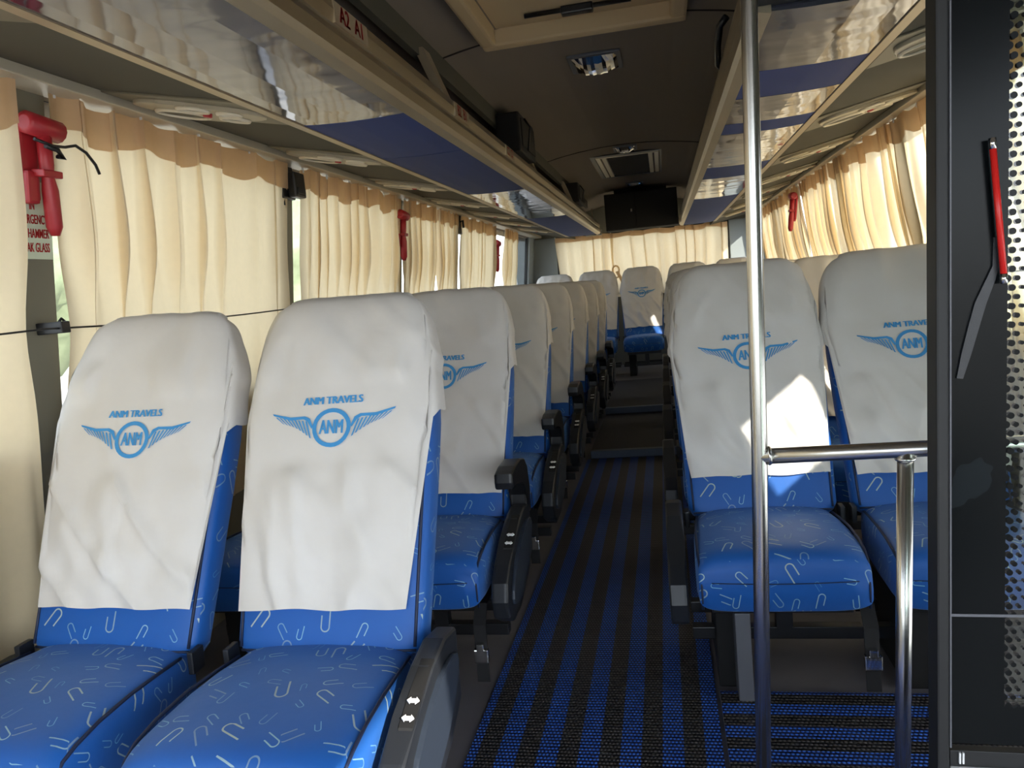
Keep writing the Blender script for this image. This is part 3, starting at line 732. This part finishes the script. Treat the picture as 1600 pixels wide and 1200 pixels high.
curtain('L', .30, 1.845, 'cream curtain at the left picture edge, in front of the first hammer pillar', 11, pleats=8, zbot=.40)
curtain('L', 1.972, 3.345, 'wide cream curtain between the first hammer pillar and the black gadget pillar', 12, pleats=8, flare=.02, bow=.02)
curtain('L', 3.50, 4.93, 'cream curtain between the black gadget pillar and the second hammer on the left', 13, pleats=10)
curtain('L', 4.99, 5.72, 'narrow cream curtain just behind the second hammer on the left', 14, pleats=6)
curtain('L', 5.80, 6.40, 'narrow cream curtain beyond the daylight slit on the left', 15, pleats=5, bow=.05)
curtain('L', 6.52, 7.86, 'cream curtain before the bright gap with the third left hammer', 16, pleats=8)
curtain('L', 8.45, 9.20, 'last cream curtain on the left beside the back corner window', 17, pleats=5, bow=-.03)
curtain('R', 2.85, 3.19, 'narrow curtain strip at the far right, seen through the dotted door glass', 20, pleats=2)
curtain('R', 3.27, 4.42, 'nearest cream curtain on the right, beside the black door edge', 21, pleats=7, drift=-.30)
curtain('R', 4.42, 5.86, 'second cream curtain on the right, sweeping down in long folds', 22, pleats=8, drift=-.30)
curtain('R', 5.88, 7.02, 'third cream curtain on the right, ending by the red hammer', 23, pleats=8, drift=-.28)
curtain('R', 7.06, 8.34, 'fourth cream curtain on the right, behind the red hammer', 24, pleats=9, drift=-.22)
curtain('R', 8.50, 9.86, 'last cream curtain on the right, next to the steel pole in view', 25, pleats=9)
curtain('B', -1.39, -.60, 'left cream curtain of the back window, knotted at its edge', 31, ztop=1.93, zbot=1.06, pleats=5, amp=.04, flare=-.12)
curtain('B', -.68, .885, 'wide right cream curtain of the back window behind the black cabinet', 32, ztop=1.93, zbot=1.06, pleats=9, amp=.04)
bm = BM(); tube(bm, [(-.61 + .045 * math.cos(t) , Y1 - .13, 1.42 + .06 * math.sin(t) - (.04 if 3.6 < t < 5.6 else 0)) for t in [2 * PI * i / 16 for i in range(16)]], .011, 8, closed=True)
tube(bm, [(-.60, Y1 - .13, 1.40), (-.56, Y1 - .14, 1.33), (-.52, Y1 - .13, 1.22)], .02, 8)
tag(obj('curtain_tie', bm, 'curtain'), 'knotted cloth tie hanging on the back window curtain', 'curtain tie')
# waist cords
for sg, y0, y1, z, lb in ((-1, .3, 3.42, 1.30, 'thin dark cord holding the front left curtains to the wall'), (1, 3.0, 5.7, 1.19, 'thin dark cord across the nearest right curtains')):
    fx = XL if sg < 0 else XR; t = thing('elastic_cord', lb, 'cord', (fx(z) - sg * .088, y0, z))
    n = 24; bm = BM(); tube(bm, [(0, (y1 - y0) * i / n, -.012 * math.sin(PI * ((i * 2 / n) % 1))) for i in range(n + 1)], .0032, 6); obj('cord', bm, 'black', t)
    yc = 1.925 if sg < 0 else 4.2
    bm = BM(); box(bm, -.075 if sg < 0 else -.012, .012 if sg < 0 else .075, yc - y0 - .017, yc - y0 + .017, -.016, .018, .004); tube(bm, [(.0, yc - y0 - .012, .016), (.0, yc - y0, .026), (.0, yc - y0 + .012, .016)], .004, 6); obj('clip', bm, 'black', t)

# ------------------------------------------------------------------ emergency hammers, sign, gadgets
ham0 = None
def hammer(sg, y, z, label, strap=False):
    global ham0
    fx = XL if sg < 0 else XR; loc_ = (fx(z) - sg * (.016 if sg < 0 else .1), y, z)
    if ham0 is not None:
        o = dup(ham0, loc_, label, skip=('strap',)); o.rotation_euler = (0, .12 if sg < 0 else -.12, 0 if sg < 0 else PI); return o
    t = thing('emergency_hammer', label, 'hammer', loc_, (0, .12, 0), 'red window hammers')
    bm = BM(); box(bm, 0, .02, -.055, .01, -.13, .07, .008); box(bm, .0, .035, -.05, -.01, -.14, -.05, .008); obj('holder', bm, 'red', t)
    bm = BM(); tube(bm, [(.045, -.065, .075), (.045, -.06, .075), (.045, .055, .066), (.045, .066, .064)], [.018, .031, .031, .02], 12); obj('head', bm, 'red', t)
    bm = BM(); tube(bm, [(.045, .0, .07), (.045, .005, -.03), (.045, .008, -.06), (.045, .014, -.10), (.045, .022, -.20), (.045, .024, -.225)], [.02, .02, .016, .022, .022, .012], 12); box(bm, .025, .068, -.03, .04, -.065, -.045, .004); obj('handle', bm, 'red', t)
    bm = BM(); tube(bm, [(.07, -.06, .03), (.075, .0, .02), (.07, .05, .025), (.075, .085, .035), (.08, .12, .02), (.085, .15, -.01), (.085, .165, -.035)], .0045, 6); tube(bm, [(.068, -.02, .018), (.072, .02, .012), (.07, .045, -.01), (.07, .02, -.005)], .007, 6); obj('strap', bm, 'black', t)
    ham0 = t; return t
hammer(-1, 1.925, 1.79, 'red hammer with black strap on the pillar above the pale green sign')
hammer(-1, 4.98, 1.78, 'red hammer on the left pillar between the second and third curtains')
hammer(-1, 8.0, 1.72, 'small red hammer in the bright gap far down the left wall')
hammer(1, 6.98, 1.78, 'red hammer hanging among the right hand curtains')
hammer(1, 9.9, 1.74, 'small red hammer far back on the right, beside the pole in view')
bm = BM(); t0 = 1.635; zz0, zz1 = 1.50, 1.715
def spt(y, z, o): return (XL(z) + .014 + o, y, z)
A = [spt(1.855, zz0, 0), spt(1.985, zz0, 0), spt(1.985, zz1, 0), spt(1.855, zz1, 0)]; B = [spt(1.855, zz0, .003), spt(1.985, zz0, .003), spt(1.985, zz1, .003), spt(1.855, zz1, .003)]
A = [bm.verts.new(p) for p in A]; B = [bm.verts.new(p) for p in B]
bm.faces.new(B); bm.faces.new(A[::-1])
for i in range(4): bm.faces.new((A[i], A[(i + 1) % 4], B[(i + 1) % 4], B[i]))
for i, tx in enumerate(('IN', 'EMERGENCY', 'USE HAMMER', 'BREAK GLASS')):
    bold(bm, tx, .036, .52, lambda c, i=i: Vector(spt(1.916 + c.x, 1.648 - .039 * i + c.y, .0042)), 1, .0007, .0003)
tag(obj('emergency_sign', bm, ['signpaper', 'redprint']), 'pale green sign with red lettering below the first hammer', 'sign')
t = thing('speaker_bracket', 'small black gadget clamped at the top of the second left pillar', 'gadget', (XL(1.87) + .02, 3.40, 1.87))
bm = BM(); box(bm, 0, .03, -.07, .05, -.07, .08, .006); tube(bm, [(.015, -.05, -.07), (.015, -.05, -.10)], .008, 8); obj('mount', bm, 'black', t)
bm = BM(); box(bm, .03, .075, -.03, .075, -.065, .05, .01); box(bm, .075, .08, -.015, .06, -.05, -.02, .002); obj('body', bm, 'black', t)
t = thing('curtain_bracket', 'small dark bracket high on the fourth left pillar', 'bracket', (XL(1.9) + .02, 6.48, 1.9))
bm = BM(); box(bm, 0, .03, -.07, .06, -.10, .06, .006); obj('plate', bm, 'black', t)
bm = BM(); tube(bm, [(.03, 0, 0), (.06, 0, .01), (.06, 0, -.05)], .01, 8); obj('hook', bm, 'black', t)

# ------------------------------------------------------------------ ceiling fittings
lamp0 = None
for (x, y, sc, lb) in ((-.245, 3.85, 1.0, 'nearest chrome dome light on the ceiling'), (-.225, 6.42, .9, 'bright reflecting dome light just before the ceiling grille'), (-.235, 8.85, .9, 'dim dome light beyond the ceiling grille, above the black cabinet')):
    if lamp0 is None:
        t = lamp0 = thing('dome_light', lb, 'ceiling light', (x, y, cz(x) + .002), group='dome lights along the ceiling'); t.scale = (1.18, 1.18, 1.1)
        bm = BM(); box(bm, -.105, .105, -.125, .125, -.016, .0, .006); obj('housing', bm, 'steelgrey', t)
        bm = BM(); rings = []
        for j in range(9):
            q = lerp(-1, 1, j / 8); rings.append([(p * .09, q * .105, -.014 - .036 * (1 - abs(p) ** 3) * (1 - abs(q) ** 4) - .003 * (i % 2)) for i, p in enumerate([lerp(-1, 1, i / 12) for i in range(13)])] + [(.09, q * .105, -.012), (-.09, q * .105, -.012)])
        loft(bm, rings, smooth=False); obj('lens', bm, 'chrome', t)
    else:
        o = dup(lamp0, (x, y, cz(x) + .002), lb); o.scale = (sc, sc, sc)
t = thing('ceiling_grille', 'dark return air grille with pale frame strips in the ceiling', 'grille', (-.225, 7.35, cz(-.2) + .004))
bm = BM()
for a in ((-.33, .33, -.72, -.64), (-.33, .33, .64, .72), (-.33, -.27, -.64, .64), (.27, .33, -.64, .64)): box(bm, a[0], a[1], a[2], a[3], -.02, 0, .004)
obj('outer_frame', bm, 'black', t)
for x0 in (-.265, -.215, .175, .225):
    bm = BM(); box(bm, x0, x0 + .036, -.64, .64, -.022, -.004, .003); obj('frame_strip', bm, 'ventrim', t)
bm = BM(); box(bm, -.172, .172, -.64, .64, -.014, -.004); obj('mesh_panel', bm, 'darkmesh', t)
bm = BM(); box(bm, -.265, .262, -.645, -.61, -.024, -.004, .003); obj('frame_strip', bm, 'ventrim', t)
# roof hatch with a beige surround
t = thing('roof_hatch', 'beige framed roof hatch at the top of the picture', 'roof hatch', (-.245, 2.78, cz(-.2)))
bm = BM()
for a in ((-.40, .40, .36, .42), (-.40, .40, -.42, -.36), (-.40, -.34, -.36, .36), (.34, .40, -.36, .36)): box(bm, a[0], a[1], a[2], a[3], -.085, .0, .012)
obj('frame', bm, 'hatch', t)
bm = BM(); box(bm, -.34, .34, -.36, .36, -.02, .0, .004); obj('lid', bm, 'hatch', t)
bm = BM(); box(bm, -.06, .06, .22, .26, -.05, -.02, .006); tube(bm, [(-.2, .24, -.03), (.2, .24, -.03)], .009, 8); obj('latch', bm, 'black', t)
# black cabinet hung at the back
t = thing('black_cabinet', 'black box cabinet hanging between the racks before the back window', 'cabinet', (-.19, 9.0, 0))
bm = BM(); box(bm, -.405, .41, .02, .34, 1.85, 2.262, .008); obj('body', bm, 'blackmatt', t)
for a, b in ((-.40, -.06), (-.052, .405)):
    bm = BM(); box(bm, a, b, .0, .02, 1.856, 2.256, .004); d = obj('door', bm, 'blackmatt', t)
    if a < -.1: bm = BM(); box(bm, b - .055, b - .035, -.012, 0.0, 2.04, 2.075, .003); obj('latch', bm, 'chrome', d)
bm = BM(); box(bm, -.3, .3, .24, .33, 2.255, 2.36); obj('hanger', bm, 'blackmatt', t)
t = thing('marker_lamp', 'small glowing amber lamp left of the hanging black cabinet', 'lamp', (-.86, 10.4, 1.93))
bm = BM(); box(bm, -.07, .07, 0, .05, -.012, .022, .01); obj('lens', bm, 'amber', t)
bm = BM(); box(bm, -.11, .11, .03, .09, -.03, .045, .006); tube(bm, [(0, .06, .04), (0, .06, .33)], .008, 6); obj('housing', bm, 'steel', t)

# ------------------------------------------------------------------ steel pole and railing
t = thing('grab_railing', 'polished steel pole and railing in front of the right seats', 'railing', (.17, 1.6, 0))
R0 = .0160
bm = BM(); tube(bm, [(-.035, 0, 0.013), (-.001, 0, .90), (.032, 0, 2.02), (.034, 0, cz(.2) + .01)], R0, 20); obj('pole', bm, 'steel', t)
bm = BM(); tube(bm, [(0.0, 0, .905), (.5, 0, .907), (1.17, 0, .909)], R0, 20); obj('rail', bm, 'steel', t)
bm = BM(); tube(bm, [(.243, 0, .013), (.275, 0, .905)], R0 * .95, 20); obj('post', bm, 'steel', t)
for p in ((.022, .906), (.274, .884)):
    bm = BM(); n = 14
    if p[1] > .9: tube(bm, [(p[0] - .004, R0 * math.cos(2 * PI * i / n), p[1] + R0 * math.sin(2 * PI * i / n)) for i in range(n)], .0042, 6, closed=True)
    else: tube(bm, [(p[0] + R0 * math.cos(2 * PI * i / n), R0 * math.sin(2 * PI * i / n), p[1] + .004) for i in range(n)], .0042, 6, closed=True)
    obj('weld_bead', bm, 'steel', t)

# ------------------------------------------------------------------ glazed door leaf standing open at the right
DX = .357
d1 = bpy.data.objects.new('door_1', None); COL.objects.link(d1); d1.location = (DX, 1.15, 0); d1['kind'] = 'structure'; d1.rotation_euler = (0, 0.0205, 0); d1.location.x = .336
bm = BM(); box(bm, 0, .0165, -.012, .03, .0, 2.10, .003); obj('edge_seal', bm, 'rubber', d1)
bm = BM(); box(bm, .0165, .0185, -.013, .0, .57, 2.10); obj('trim_line', bm, 'steelgrey', d1)
bm = BM(); box(bm, .0185, .86, .0, .006, .57, 2.08); obj('glass_pane', bm, 'frit', d1)
bm = BM(); box(bm, .0185, .86, -.004, .03, .0, .55, .003); box(bm, .0185, .86, -.006, -.002, .53, .562, .001); obj('lower_panel', bm, 'rubber', d1)
bm = BM(); box(bm, .018, .86, -.014, -.006, .40, .538, .002); obj('kick_plate', bm, 'whiteplastic', d1)
for x in (.030, .0345):
    bm = BM(); box(bm, x, x + .0022, -.0095, -.006, .543, .560); obj('mark', bm, 'whiteplastic', d1)
bm = BM(); box(bm, .0185, .86, .006, .03, 2.05, 2.10); obj('top_rail', bm, 'rubber', d1)
bm = BM(); box(bm, .0185, .86, -.002, .0, .766, .770); obj('pane_line', bm, 'steelgrey', d1)
bm = BM(); tube(bm, [(.0685, -.012, 1.415), (.0825, -.012, 1.250)], .0042, 12); o = obj('red_rod', bm, 'redpaint', d1); o['label'] = 'thin bright red rod'  # thin red rod on the door glass
for a, b in (((.0675, -.012, 1.428), (.0686, -.012, 1.414)), ((.0824, -.012, 1.251), (.0832, -.012, 1.238))):
    bm = BM(); tube(bm, [a, b], .0046, 10); obj('ferrule', bm, 'chrome', o)
bm = BM()
cv = [(.0765, 1.30), (.076, 1.262), (.070, 1.245), (.058, 1.215), (.050, 1.185), (.040, 1.145), (.032, 1.112)]; wd = [.0035, .004, .0055, .007, .0068, .0060, .004]
A = [bm.verts.new((x - w, -.004, z)) for (x, z), w in zip(cv, wd)]; B = [bm.verts.new((x + w, -.004, z - w * .3)) for (x, z), w in zip(cv, wd)]
A2 = [bm.verts.new(v.co + Vector((0, .004, 0))) for v in A]; B2 = [bm.verts.new(v.co + Vector((0, .004, 0))) for v in B]
for i in range(len(cv) - 1):
    for q in ((A[i], B[i], B[i + 1], A[i + 1]), (A2[i], A2[i + 1], B2[i + 1], B2[i]), (A[i], A[i + 1], A2[i + 1], A2[i]), (B[i], B2[i], B2[i + 1], B[i + 1])): bm.faces.new(q)
bm.faces.new((A[0], A2[0], B2[0], B[0])); bm.faces.new((A[-1], B[-1], B2[-1], A2[-1]))
obj('grey_band', bm, 'console', d1)  # curved grey band on the door glass

# ------------------------------------------------------------------ greenery outside the windows
rnd = random.Random(5)
for i, (x, y, s) in enumerate(((-12, 0, 3.0), (-13, 12, 3.2), (-12, 24, 3.2), (13, 16, 3.0))):
    bm = BM(); bmesh.ops.create_icosphere(bm, subdivisions=4, radius=1)
    for v in bm.verts:
        p = v.co.copy(); v.co = p * (s * (1 + .28 * noise.noise(p * 2.2 + Vector((i * 5, 0, 0))) + .12 * noise.noise(p * 7)))
        v.co.z = v.co.z * .75
    t = thing('tree', ('leafy tree outside the front left windows', 'leafy tree outside the middle left windows', 'leafy tree outside the back left windows', 'leafy tree outside the right windows')[i], 'tree', (x, y, -1))
    c = obj('crown', bm, 'leaf', t, smooth=True, loc=(0, 0, s * .95 + .6))
    bm = BM(); tube(bm, [(0, 0, 0), (0, 0, s * .5 + .6)], .22, 8); obj('trunk', bm, 'gap', t)
